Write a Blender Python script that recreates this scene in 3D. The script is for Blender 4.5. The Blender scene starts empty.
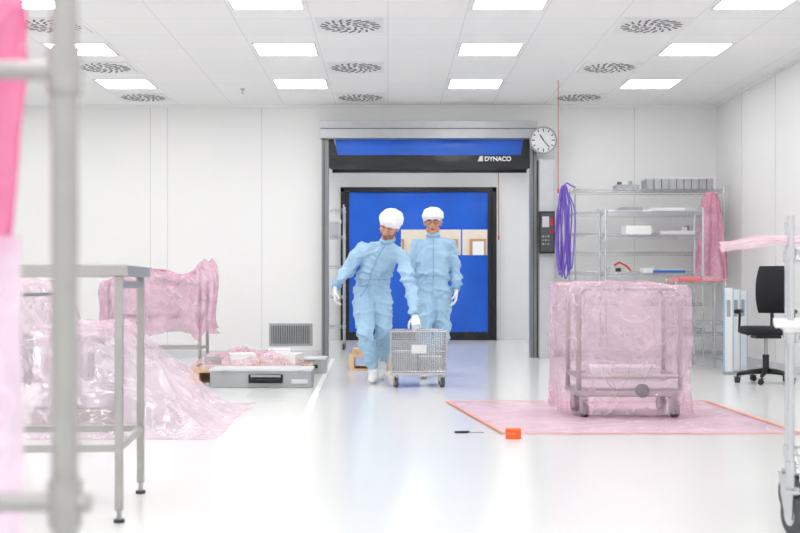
import bpy, bmesh, math, random
from mathutils import Vector as V, Matrix as M, noise, Quaternion
from mathutils.bvhtree import BVHTree
random.seed(4)
sc = bpy.context.scene
try:
    sc.view_settings.view_transform='Standard'
    sc.view_settings.look='None'
    sc.view_settings.exposure=0.0
except Exception: pass

# ------------------------------------------------------------ materials
def lin(c):
    return tuple((x/255/12.92 if x/255<=0.04045 else ((x/255+0.055)/1.055)**2.4) for x in c)
def mat(name,rgb,rough=0.5,metal=0.0,var=0.04,nscale=8.0,bump=0.0,bscale=60.0,alpha=1.0,spec=0.5,coat=0.0,trans=0.0,sss=0.0):
    m=bpy.data.materials.new(name); m.use_nodes=True
    nt=m.node_tree; n=nt.nodes; l=nt.links
    b=n['Principled BSDF']
    c=lin(rgb)
    tc=n.new('ShaderNodeTexCoord'); no=n.new('ShaderNodeTexNoise'); no.inputs['Scale'].default_value=nscale
    no.inputs['Detail'].default_value=4
    l.new(tc.outputs['Object'],no.inputs['Vector'])
    cr=n.new('ShaderNodeValToRGB')
    cr.color_ramp.elements[0].position=0.3; cr.color_ramp.elements[1].position=0.7
    cr.color_ramp.elements[0].color=tuple(max(0,x*(1-var)) for x in c)+(1,)
    cr.color_ramp.elements[1].color=tuple(min(1,x*(1+var)) for x in c)+(1,)
    l.new(no.outputs['Fac'],cr.inputs['Fac']); l.new(cr.outputs['Color'],b.inputs['Base Color'])
    b.inputs['Roughness'].default_value=rough; b.inputs['Metallic'].default_value=metal
    b.inputs['Specular IOR Level'].default_value=spec
    b.inputs['Alpha'].default_value=alpha
    b.inputs['Coat Weight'].default_value=coat
    b.inputs['Transmission Weight'].default_value=trans
    if bump>0:
        n2=n.new('ShaderNodeTexNoise'); n2.inputs['Scale'].default_value=bscale; n2.inputs['Detail'].default_value=5
        l.new(tc.outputs['Object'],n2.inputs['Vector'])
        bp=n.new('ShaderNodeBump'); bp.inputs['Strength'].default_value=bump; bp.inputs['Distance'].default_value=0.01
        l.new(n2.outputs['Fac'],bp.inputs['Height']); l.new(bp.outputs['Normal'],b.inputs['Normal'])
    return m
def film_mat(name,rgb,a0,a1,scale=3.0,rough=0.14,cs=4.0,gl_=0.2,tint=0.35):
    """thin translucent plastic film: transparent + (translucent/diffuse/gloss), soft folds"""
    m=bpy.data.materials.new(name); m.use_nodes=True
    nt=m.node_tree; n=nt.nodes; l=nt.links; n.clear()
    out=n.new('ShaderNodeOutputMaterial')
    c=lin(rgb)+(1,)
    tc=n.new('ShaderNodeTexCoord')
    no=n.new('ShaderNodeTexNoise'); no.inputs['Scale'].default_value=scale; no.inputs['Detail'].default_value=3; no.inputs['Distortion'].default_value=1.0
    l.new(tc.outputs['Object'],no.inputs['Vector'])
    n2=n.new('ShaderNodeTexNoise'); n2.inputs['Scale'].default_value=cs; n2.inputs['Detail'].default_value=3; n2.inputs['Distortion'].default_value=1.6
    l.new(tc.outputs['Object'],n2.inputs['Vector'])
    s1=n.new('ShaderNodeMath'); s1.operation='SUBTRACT'; s1.inputs[1].default_value=0.5; l.new(n2.outputs['Fac'],s1.inputs[0])
    s2=n.new('ShaderNodeMath'); s2.operation='ABSOLUTE'; l.new(s1.outputs[0],s2.inputs[0])
    bp=n.new('ShaderNodeBump'); bp.inputs['Strength'].default_value=0.5; bp.inputs['Distance'].default_value=0.12; bp.invert=True
    l.new(s2.outputs[0],bp.inputs['Height'])
    mp=n.new('ShaderNodeMapRange'); mp.inputs['From Min'].default_value=0.35; mp.inputs['From Max'].default_value=0.65
    mp.inputs['To Min'].default_value=a0; mp.inputs['To Max'].default_value=a1
    l.new(no.outputs['Fac'],mp.inputs['Value'])
    cl=n.new('ShaderNodeMapRange'); cl.inputs['From Min'].default_value=0.0; cl.inputs['From Max'].default_value=0.03
    cl.inputs['To Min'].default_value=0.15; cl.inputs['To Max'].default_value=0.0
    l.new(s2.outputs[0],cl.inputs['Value'])
    sm=n.new('ShaderNodeMath'); sm.operation='ADD'; sm.use_clamp=True
    l.new(mp.outputs[0],sm.inputs[0]); l.new(cl.outputs[0],sm.inputs[1])
    tr=n.new('ShaderNodeBsdfTransparent'); tr.inputs['Color'].default_value=tuple((1-tint)+tint*x for x in c[:3])+(1,)
    di=n.new('ShaderNodeBsdfDiffuse'); di.inputs['Color'].default_value=c
    tl=n.new('ShaderNodeBsdfTranslucent'); tl.inputs['Color'].default_value=c
    gl=n.new('ShaderNodeBsdfGlossy'); gl.inputs['Roughness'].default_value=rough; gl.inputs['Color'].default_value=(1,1,1,1)
    for s in (di,gl): l.new(bp.outputs['Normal'],s.inputs['Normal'])
    m1=n.new('ShaderNodeMixShader'); m1.inputs[0].default_value=0.45; l.new(di.outputs[0],m1.inputs[1]); l.new(tl.outputs[0],m1.inputs[2])
    m2=n.new('ShaderNodeMixShader'); m2.inputs[0].default_value=gl_; l.new(m1.outputs[0],m2.inputs[1]); l.new(gl.outputs[0],m2.inputs[2])
    m3=n.new('ShaderNodeMixShader'); l.new(sm.outputs[0],m3.inputs[0]); l.new(tr.outputs[0],m3.inputs[1]); l.new(m2.outputs[0],m3.inputs[2])
    l.new(m3.outputs[0],out.inputs['Surface'])
    return m
def emit(name,rgb,s):
    m=bpy.data.materials.new(name); m.use_nodes=True
    b=m.node_tree.nodes['Principled BSDF']; b.inputs['Base Color'].default_value=lin(rgb)+(1,)
    b.inputs['Emission Color'].default_value=lin(rgb)+(1,); b.inputs['Emission Strength'].default_value=s
    return m

WALL=mat('wall_panel_white',(244,244,243),0.45,var=0.01,nscale=1.0)
TRIM=mat('seam_grey',(212,214,216),0.5)
STEEL=mat('brushed_steel',(176,174,171),0.35,0.8,nscale=30)
STEELD=mat('dark_steel',(136,138,140),0.4,0.5)
CHROME=mat('chrome_wire',(200,202,205),0.2,0.9)
ALU=mat('painted_aluminium',(184,186,189),0.4,0.3)
LGREY=mat('light_grey_plastic',(216,218,221),0.45)
GREY=mat('mid_grey_plastic',(172,174,176),0.5)
DGREY=mat('dark_grey_plastic',(84,86,90),0.5)
SLOT=mat('diffuser_slot_grey',(104,106,110),0.6)
BLACK=mat('black_plastic',(24,24,27),0.45,bump=0.1)
BLACKF=mat('black_vinyl',(22,24,30),0.35,bump=0.5,bscale=9)
WHITE=mat('white_plastic',(242,242,242),0.4,var=0.01)
BLUEV=mat('blue_vinyl_curtain',(10,98,218),0.3,bump=0.6,bscale=4,var=0.1,nscale=1.5)
CLOTH=mat('cleanroom_coverall_blue',(168,203,230),0.75,var=0.05,nscale=6,bump=0.4,bscale=30)
CLOTHD=mat('coverall_seam_blue',(134,176,214),0.75)
CAP=mat('bouffant_white',(240,242,245),0.8,var=0.02,bump=0.5,bscale=60)
GLOVE=mat('glove_white',(236,237,239),0.55,var=0.02,bump=0.2)
BOOT=mat('boot_cover_white',(234,236,239),0.6,var=0.03,bump=0.3)
SOLE=mat('boot_sole',(170,180,196),0.6)
SKIN=mat('skin',(212,156,130),0.5,var=0.06,nscale=25)
LIPS=mat('lips',(168,96,88),0.45)
BEARD=mat('stubble_beard',(150,116,98),0.7,var=0.2,nscale=90)
HAIR=mat('eyebrow_hair',(80,62,50),0.8)
EYEW=mat('eye_white',(230,226,222),0.2)
EYED=mat('eye_iris',(40,32,28),0.15)
LENSF=mat('glasses_frame',(40,40,46),0.3)
FILM=film_mat('pink_film',(249,221,236),0.16,0.38,scale=2.0,cs=2.6)
FILML=film_mat('pink_film_sheet',(249,229,239),0.22,0.48,scale=2.0,cs=2.2,tint=.3)
FILMD=film_mat('pink_film_dense',(248,206,226),0.28,0.6,cs=3)
FILMM=film_mat('pink_film_roll',(246,112,178),0.85,0.97)
FILMP=film_mat('pale_pink_film',(244,222,240),0.7,0.9)
FILMF=film_mat('pink_floor_film',(250,224,236),0.4,0.6,scale=1.2,cs=1.5,tint=.4)
TAPE=mat('red_orange_tape',(244,160,136),0.5)
ORANGE=mat('orange_box_card',(255,96,34),0.5)
WOOD=mat('pale_wood',(222,190,150),0.6,var=0.12,nscale=12)
CREAM=mat('packaging_cream',(232,222,208),0.6,var=0.08)
PURPLE=mat('purple_tubing',(128,100,208),0.4)
RED=mat('red_plastic',(214,44,40),0.4)
REDP=mat('pink_red_plastic',(238,132,140),0.5)
BLUEP=mat('blue_plastic',(40,110,200),0.4)
BOARDB=mat('board_edge_blue',(140,190,232),0.4)
RUBBER=mat('rubber_grey',(70,72,76),0.6)
FABRIC=mat('chair_fabric_black',(30,31,36),0.85,bump=0.4,bscale=150)
FACADE=mat('facade_render',(236,226,208),0.8)
TAN=mat('facade_tan',(196,150,110),0.7)
FLOOR=mat('epoxy_floor',(228,229,228),0.19,var=0.01,nscale=0.8,bump=0.02,bscale=3,spec=0.45)
LINEM=mat('floor_marking_white',(255,255,255),0.25,var=0.0)
def ceiling_mat():
    m=mat('ceiling_panels',(250,250,249),0.6,var=0.005); nt=m.node_tree; n=nt.nodes; l=nt.links
    b=n['Principled BSDF']
    tc=n.new('ShaderNodeTexCoord'); br=n.new('ShaderNodeTexBrick')
    br.offset=0.0; br.squash=1.0
    mp=n.new('ShaderNodeMapping'); mp.inputs['Location'].default_value=(0,0.35,0)
    l.new(tc.outputs['Object'],mp.inputs['Vector']); l.new(mp.outputs[0],br.inputs['Vector'])
    br.inputs['Scale'].default_value=1.0; br.inputs['Brick Width'].default_value=0.695; br.inputs['Row Height'].default_value=0.70
    br.inputs['Mortar Size'].default_value=0.005; br.inputs['Mortar Smooth'].default_value=0.1
    a=lin((252,252,251)); a2=lin((249,250,250)); c=lin((230,231,233))
    br.inputs['Color1'].default_value=a+(1,); br.inputs['Color2'].default_value=a2+(1,); br.inputs['Mortar'].default_value=c+(1,)
    l.new(br.outputs['Color'],b.inputs['Base Color'])
    return m
CEIL=ceiling_mat()

# ------------------------------------------------------------ mesh builder
def perp(d):
    d=d.normalized(); a=V((0,0,1)) if abs(d.z)<0.9 else V((1,0,0))
    u=d.cross(a).normalized(); return u,d.cross(u).normalized()
class MB:
    def __init__(s): s.v=[];s.f=[];s.m=[];s.s=[]
    def add(s,vs,fs,mi=0,sm=False):
        o=len(s.v); s.v+= [V(p) for p in vs]
        for f in fs: s.f.append([i+o for i in f]); s.m.append(mi); s.s.append(sm)
    def box(s,lo,hi,mi=0,rz=0.0,rx=0.0,ry=0.0):
        c=(V(lo)+V(hi))/2; h=(V(hi)-V(lo))/2
        R=M.Rotation(rz,3,'Z')@M.Rotation(rx,3,'X')@M.Rotation(ry,3,'Y')
        vs=[c+R@V((sx*h.x,sy*h.y,sz*h.z)) for sz in(-1,1) for sy in(-1,1) for sx in(-1,1)]
        s.add(vs,[(0,2,3,1),(4,5,7,6),(0,1,5,4),(2,6,7,3),(0,4,6,2),(1,3,7,5)],mi)
    def cyl(s,a,b,r,mi=0,n=12,r2=None,sm=True):
        a=V(a);b=V(b); r2=r if r2 is None else r2; u,w=perp(b-a)
        vs=[];
        for c,rr in((a,r),(b,r2)):
            for i in range(n):
                t=2*math.pi*i/n; vs.append(c+(u*math.cos(t)+w*math.sin(t))*rr)
        s.add(vs,[(i,i+n,(i+1)%n+n,(i+1)%n) for i in range(n)],mi,sm)
        s.add([vs[i] for i in range(n)],[tuple(range(n))],mi)
        s.add([vs[i+n] for i in range(n)],[tuple(reversed(range(n)))],mi)
    def tube(s,pts,r,mi=0,n=8,closed=False):
        pts=[V(p) for p in pts]; k=len(pts); rs=r if isinstance(r,(list,tuple)) else [r]*k
        T=[]
        for i in range(k):
            if closed: t=pts[(i+1)%k]-pts[i-1]
            else: t=pts[min(i+1,k-1)]-pts[max(i-1,0)]
            T.append(t.normalized())
        u,_=perp(T[0]); vs=[]
        for i in range(k):
            u=(u-T[i]*u.dot(T[i])).normalized(); w=T[i].cross(u)
            for j in range(n):
                a=2*math.pi*j/n; vs.append(pts[i]+(u*math.cos(a)+w*math.sin(a))*rs[i])
        fs=[]
        for i in range(k if closed else k-1):
            i2=(i+1)%k
            for j in range(n): fs.append((i*n+j,i2*n+j,i2*n+(j+1)%n,i*n+(j+1)%n))
        if not closed:
            fs.append(tuple(range(n))); fs.append(tuple((k-1)*n+j for j in reversed(range(n))))
        s.add(vs,fs,mi,True)
    def ell(s,c,r,mi=0,R=None,nu=20,nv=12):
        c=V(c); r=(r,r,r) if not hasattr(r,'__len__') else r; R=R or M.Identity(3)
        vs=[c+R@V((0,0,-r[2]))]
        for j in range(1,nv):
            ph=-math.pi/2+math.pi*j/nv
            for i in range(nu):
                t=2*math.pi*i/nu; vs.append(c+R@V((r[0]*math.cos(ph)*math.cos(t),r[1]*math.cos(ph)*math.sin(t),r[2]*math.sin(ph))))
        vs.append(c+R@V((0,0,r[2]))); fs=[]
        for i in range(nu): fs.append((0,1+(i+1)%nu,1+i))
        for j in range(nv-2):
            for i in range(nu):
                a=1+j*nu+i; b=1+j*nu+(i+1)%nu; fs.append((a,b,b+nu,a+nu))
        L=len(vs)-1
        for i in range(nu): fs.append((1+(nv-2)*nu+i,1+(nv-2)*nu+(i+1)%nu,L))
        s.add(vs,fs,mi,True)
    def loft(s,rings,mi=0,n=28,ex=2.4):
        vs=[]
        for c,A,B in rings:
            for i in range(n):
                t=2*math.pi*i/n; ct,st=math.cos(t),math.sin(t)
                vs.append(V(c)+V(A)*(math.copysign(abs(ct)**(2/ex),ct))+V(B)*(math.copysign(abs(st)**(2/ex),st)))
        k=len(rings); fs=[]
        for j in range(k-1):
            for i in range(n): fs.append((j*n+i,j*n+(i+1)%n,(j+1)*n+(i+1)%n,(j+1)*n+i))
        fs.append(tuple(reversed(range(n)))); fs.append(tuple((k-1)*n+i for i in range(n)))
        s.add(vs,fs,mi,True)
    def chain(s,pts,rs,mi=0,n=16):
        for i,(p,r) in enumerate(zip(pts,rs)):
            s.ell(p,r,mi,nu=n,nv=10)
            if i: s.cyl(pts[i-1],p,rs[i-1],mi,n,r2=r)
    def grid(s,fn,nu,nv,mi=0,closeu=False):
        vs=[fn(i/(nu-1) if not closeu else i/nu,j/(nv-1)) for j in range(nv) for i in range(nu)]
        fs=[]
        for j in range(nv-1):
            for i in range(nu if closeu else nu-1):
                i2=(i+1)%nu; fs.append((j*nu+i,j*nu+i2,(j+1)*nu+i2,(j+1)*nu+i))
        s.add(vs,fs,mi,True)
    def xf(s,Mx,start=0):
        for i in range(start,len(s.v)): s.v[i]=Mx@s.v[i]
    def merge(s,o,mi=None):
        k=len(s.v); s.v+=o.v
        for f,m_,q in zip(o.f,o.m,o.s): s.f.append([i+k for i in f]); s.m.append(m_ if mi is None else mi); s.s.append(q)
    def obj(s,name,mats,bevel=0,parent=None,origin=True,solid=0,fixn=True):
        me=bpy.data.meshes.new(name)
        if origin and s.v:
            xs=[p.x for p in s.v];ys=[p.y for p in s.v];zs=[p.z for p in s.v]
            o=V(((min(xs)+max(xs))/2,(min(ys)+max(ys))/2,min(zs)))
        else: o=V((0,0,0))
        me.from_pydata([tuple(p-o) for p in s.v],[],s.f)
        for m_ in mats: me.materials.append(m_)
        me.polygons.foreach_set('material_index',s.m); me.polygons.foreach_set('use_smooth',s.s)
        if fixn:
            bm=bmesh.new(); bm.from_mesh(me); bmesh.ops.recalc_face_normals(bm,faces=bm.faces); bm.to_mesh(me); bm.free()
        me.update()
        ob=bpy.data.objects.new(name,me); sc.collection.objects.link(ob); ob.location=o
        if bevel:
            b=ob.modifiers.new('bevel','BEVEL'); b.width=bevel; b.segments=2; b.limit_method='ANGLE'; b.angle_limit=math.radians(50)
        if solid:
            b=ob.modifiers.new('solid','SOLIDIFY'); b.thickness=solid
        if parent: 
            ob.parent=parent; ob.matrix_parent_inverse=parent.matrix_basis.inverted()
        return ob
def remesh(mb,voxel,it=4,fac=0.5):
    ob=mb.obj('tmp',[],origin=False,fixn=False)
    r=ob.modifiers.new('r','REMESH'); r.mode='VOXEL'; r.voxel_size=voxel
    if it:
        k=ob.modifiers.new('s','SMOOTH'); k.factor=fac; k.iterations=it
    dg=bpy.context.evaluated_depsgraph_get(); e=ob.evaluated_get(dg); me=e.to_mesh()
    vs=[v.co.copy() for v in me.vertices]; ns=[v.normal.copy() for v in me.vertices]; fs=[tuple(p.vertices) for p in me.polygons]
    e.to_mesh_clear(); m0=ob.data; bpy.data.objects.remove(ob); bpy.data.meshes.remove(m0)
    return vs,ns,fs

def crease(p):
    d=noise.voronoi(p)[0]; return min(1.0,(d[1]-d[0]))
def fb(p): return noise.fractal(p,1.0,2.0,3)
def ridge(p,k=2.5): 
    return max(0.0,1-abs(noise.noise(p))*k)

# ------------------------------------------------------------ room shell
RX=4.39; LX=-6.25; BY=16.06; CH=3.37; FY=-5.0
m=MB(); m.box((LX-.2,FY,-.1),(RX+.2,26.0,0.0)); m.obj('floor',[FLOOR],origin=False)
m=MB(); m.box((LX-.2,FY,CH),(RX+.2,BY+.15,CH+.1)); m.obj('ceiling',[CEIL],origin=False)
m=MB(); m.box((LX-.15,FY,0),(LX,BY+.15,CH)); m.obj('wall_left',[WALL],origin=False)
m=MB(); m.box((RX,FY,0),(RX+.15,BY+.15,CH)); m.obj('wall_right',[WALL],origin=False)
m=MB()
m.box((LX,BY,0),(-.79,BY+.15,CH)); m.box((1.89,BY,0),(RX,BY+.15,CH)); m.box((-.79,BY,2.9),(1.89,BY+.15,CH))
m.obj('wall_back',[WALL],origin=False)
m=MB()
for x in(-5.47,-4.21,-3.18,-2.95,-1.69,3.3,):
    m.box((x-.004,BY-.003,.1),(x+.004,BY,CH-.02))
for y in(14.9,13.6,12.3,11.0,9.7,8.4): m.box((RX-.003,y-.004,.1),(RX,y+.004,CH-.02))
m.obj('trim_1',[TRIM])
m=MB()
m.box((LX,BY-.03,0),(-.93,BY,.09)); m.box((2.21,BY-.03,0),(RX,BY,.09)); m.obj('baseboard_back',[LGREY])
m=MB(); m.box((RX-.03,FY,0),(RX,BY-.03,.09)); m.obj('baseboard_right',[LGREY])
m=MB(); m.box((LX,FY,0),(LX+.03,BY-.03,.09)); m.obj('baseboard_left',[LGREY])
m=MB(); m.box((LX,BY-.025,CH-.03),(RX,BY,CH)); m.box((RX-.025,FY,CH-.03),(RX,BY-.025,CH)); m.obj('trim_2',[WALL])
AY=21.1
m=MB(); m.box((-2.6,BY+.15,3.05),(3.6,AY+.15,3.15)); m.obj('ceiling_anteroom',[WALL],origin=False)
m=MB(); m.box((-2.75,BY+.15,0),(-2.6,AY+.15,3.15)); m.obj('wall_anteroom_left',[WALL],origin=False)
m=MB(); m.box((3.6,BY+.15,0),(3.75,AY+.15,3.15)); m.obj('wall_anteroom_right',[WALL],origin=False)
m=MB(); m.box((-2.6,AY,0),(-.81,AY+.15,3.05)); m.box((1.86,AY,0),(3.6,AY+.15,3.05)); m.box((-.81,AY,2.64),(1.86,AY+.15,3.05))
m.obj('wall_anteroom_back',[WALL],origin=False)
m=MB(); m.box((-4,25.6,0),(6,25.9,5),0)
for x in(-1.2,0.0,1.15,1.75,2.4,3.6):
    m.box((x,25.55,1.15),(x+.34,25.6,1.95),1); m.box((x+.05,25.52,1.2),(x+.29,25.55,1.9),2)
m.obj('building_facade',[FACADE,TAN,WHITE])

# ------------------------------------------------------------ ceiling lights / diffusers
PANEL=emit('led_panel',(255,255,255),11.4)
FR=mat('panel_frame_white',(240,240,240),0.4)
def panel(x,y,z,h=.31):
    m=MB()
    m.box((x-h,y-h,z-.006),(x+h,y+h,z-.001),0)
    for a in(-1,1):
        m.box((x-h-.015,y+a*h-.012,z-.01),(x+h+.015,y+a*h+.012,z-.0005),1)
        m.box((x+a*h-.012,y-h,z-.01),(x+a*h+.012,y+h,z-.0005),1)
    m.obj('ceiling_light_panel',[PANEL,FR])
for x in(-5.2,-3.13,-1.04,1.04,3.13):
    for k in range(9):
        panel(x,14.35-2.1*k,CH)
for x in(-1.2,0.4,2.0):
    for y in(17.6,19.8): panel(x,y,3.05)
def diffuser(x,y):
    m=MB(); h=.31; z=CH
    m.box((x-h,y-h,z-.012),(x+h,y+h,z-.001),0)
    for ring,(r0,r1,nn) in enumerate([(.05,.10,7),(.115,.185,13),(.20,.285,20)]):
        for i in range(nn):
            a=2*math.pi*i/nn+ring*.3; rm=(r0+r1)/2; L=(r1-r0)/2
            c=V((x+rm*math.cos(a),y+rm*math.sin(a),z-.014)); ang=a+.6
            m.box(c-V((L*1.0,.010,.002)),c+V((L*1.0,.010,.002)),1,rz=ang)
    m.cyl((x,y,z-.013),(x,y,z-.02),.025,0)
    m.obj('swirl_air_diffuser',[WHITE,SLOT])
for x in(-3.13,-.35,2.44):
    for y in(15.35,13.25,11.12,9.0): diffuser(x,y)
m=MB(); m.cyl((-1.78,14.7,CH-.001),(-1.78,14.7,CH-.02),.03); m.cyl((-1.78,14.7,CH-.02),(-1.78,14.7,CH-.06),.010); m.cyl((-1.78,14.7,CH-.06),(-1.78,14.7,CH-.065),.02)
m.obj('ceiling_sprinkler',[CHROME])

# ------------------------------------------------------------ roll-up doors
m=MB()
m.box((-.89,15.80,2.90),(1.96,16.055,3.12),0); m.box((-.89,15.79,3.02),(1.96,15.80,3.03),2)
m.box((-.88,15.90,0),(-.79,16.055,2.90),1); m.box((-.855,15.89,0),(-.84,15.90,2.90),2)
m.box((1.89,15.90,0),(1.97,16.055,2.90),1); m.box((1.92,15.89,0),(1.935,15.90,2.90),2)
m.box((-.84,15.93,2.45),(-.79,15.98,2.90),3)
def cur(u,v):
    x=-.70+u*2.50; z=2.66+v*.24
    return V((x,15.97+.012*fb(V((x*1.5,z*3,0))),z))
m.grid(cur,60,10,4)
def curb(u,v):
    t=abs(u-.5)*2; x=-.785+u*2.67; zlo=2.47+.05*max(0,t-.93)*14; z=zlo+v*(2.69-zlo)
    return V((x,15.955+.016*fb(V((x*2.5,z*6,3))),z))
m.grid(curb,90,12,3)
m.add([(-.785,15.95,2.66),(-.66,15.95,2.66),(-.72,15.95,2.9),(-.785,15.95,2.9)],[(0,1,2,3)],3)
m.add([(1.885,15.95,2.66),(1.76,15.95,2.66),(1.80,15.95,2.9),(1.885,15.95,2.9)],[(0,1,2,3)],3)
m.tube([(-.74,15.955,2.475),(1.84,15.955,2.475)],.02,3)
d1=m.obj('door_1',[ALU,STEELD,DGREY,BLACKF,BLUEV])
cu=bpy.data.curves.new('brand_lettering','FONT'); cu.body='DYNACO'; cu.size=.082; cu.extrude=.001; cu.align_x='LEFT'; cu.offset=.003
t=bpy.data.objects.new('lettering',cu); sc.collection.objects.link(t); t.location=(1.28,15.92,2.61); t.rotation_euler=(math.pi/2,0,0); cu.materials.append(WHITE)
t.parent=d1; t.matrix_parent_inverse=M.Translation(d1.location).inverted()
m=MB(); m.add([(1.19,15.925,2.605),(1.26,15.925,2.605),(1.26,15.925,2.675),(1.22,15.925,2.675)],[(0,1,2,3)],0)
m.obj('logo_mark',[WHITE],parent=d1)
m=MB()
y=AY-.06
m.box((-.83,y-.06,0),(-.76,y+.05,2.66),0); m.box((1.83,y-.06,0),(1.90,y+.05,2.66),0); m.box((-.83,y-.06,2.60),(1.90,y+.05,2.68),0)
wx0,wx1,wz0,wz1=.23,1.74,1.48,1.95
def pan(x0,x1,z0,z1,mi):
    def f(u,v):
        x=x0+u*(x1-x0); z=z0+v*(z1-z0); return V((x,y+.03*fb(V((x*1.2,z*1.2,5))),z))
    m.grid(f,max(4,int((x1-x0)*16)),max(4,int((z1-z0)*16)),mi)
pan(-.76,wx0,.14,2.6,1); pan(wx1,1.83,.14,2.6,1); pan(wx0,wx1,.14,wz0,1); pan(wx0,wx1,wz1,2.6,1)
pan(-.76,1.83,.0,.15,2)
m.box((-.76,y-.02,0.02),(-.68,y-.012,2.6),2); m.box((1.75,y-.02,0.02),(1.83,y-.012,2.6),2)
for x in(.82,1.29,): m.box((x-.012,y-.02,wz0),(x+.012,y-.005,wz1),1)
for z in(wz0,wz1): m.box((wx0,y-.022,z-.012),(wx1,y-.01,z+.012),1)
m.obj('door_2',[BLACK,BLUEV,BLACKF])
m=MB(); m.box((1.99,15.84,0),(2.20,16.055,2.62),0); m.box((2.01,15.835,.1),(2.18,15.84,2.58),0); m.box((1.988,15.83,0),(1.996,15.84,2.62),1)
m.obj('door_drive_column',[LGREY,STEELD],bevel=.004)
m=MB(); m.box((1.985,15.72,1.38),(2.185,15.84,1.93),0); m.box((2.0,15.715,1.40),(2.17,15.72,1.91),1)
m.box((2.02,15.71,1.72),(2.11,15.716,1.86),2)
for i in range(3):
    for j in range(3): m.cyl((2.03+.035*i,15.716,1.50+.05*j),(2.03+.035*i,15.705,1.50+.05*j),.011,2+ (i+j)%2)
m.cyl((2.145,15.72,1.66),(2.145,15.69,1.66),.024,4)
m.box((2.13,15.712,1.74),(2.165,15.716,1.84),4)
m.obj('door_control_box',[BLACK,DGREY,LGREY,GREY,RED],bevel=.004)
m=MB(); c=V((2.035,15.72,2.86)); 
m.cyl(c,c+V((0,.12,0)),.165,1,n=40)
m.tube([c+V((.17*math.cos(a*math.pi/20),-.005,.17*math.sin(a*math.pi/20))) for a in range(40)],.012,0,closed=True)
for i in range(12):
    a=i*math.pi/6; L=.03 if i%3 else .04
    p=c+V((math.sin(a)*(.15-L/2),-.003,math.cos(a)*(.15-L/2)))
    m.box(p-V((.006,.002,L/2)),p+V((.006,.002,L/2)),2,ry=a)
for a,L,w in((math.radians(-32),.085,.008),(math.radians(140),.125,.006)):
    p=c+V((math.sin(a)*L/2,-.007,math.cos(a)*L/2)); m.box(p-V((w,.001,L/2)),p+V((w,.001,L/2)),2,ry=a)
m.obj('wall_clock',[GREY,WHITE,BLACK])
m=MB(); m.tube([(2.0,14.1,CH-.001),(2.0,14.1,2.08)],.004,0); m.cyl((2.0,14.1,2.09),(2.0,14.1,2.04),.01,0); m.obj('red_pull_cord',[RED])
m=MB(); m.tube([(1.75,19.0,3.05),(1.75,19.0,1.72)],.006,0); m.cyl((1.75,19.0,1.74),(1.75,19.0,1.68),.012,0); m.obj('red_pull_cord',[RED])
m=MB(); m.box((-1.59,BY-.012,.15),(-1.01,BY-.001,.45),0); m.box((-1.56,BY-.014,.18),(-1.04,BY-.011,.42),1)
for i in range(22):
    x=-1.55+i*.0238; m.box((x,BY-.024,.18),(x+.010,BY-.013,.42),0)
m.obj('wall_vent_grille',[GREY,DGREY])

# ------------------------------------------------------------ floor marking
def strip(p,q,w,z,mi,m):
    p=V(p);q=V(q);d=(q-p).normalized();n_=V((-d.y,d.x,0))*w/2
    vs=[p+n_,p-n_,q-n_,q+n_]; 
    m.add([v+V((0,0,z)) for v in vs]+[v+V((0,0,z-.0015)) for v in vs],[(0,1,2,3),(7,6,5,4),(0,4,5,1),(1,5,6,2),(2,6,7,3),(3,7,4,0)],mi)
m=MB(); strip((-.44,2.5,0),(-.64,10.6,0),.058,.002,0,m); strip((-.64,10.6,0),(-.72,15.7,0),.05,.002,0,m); m.obj('floor_marking_line',[LINEM])

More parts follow.
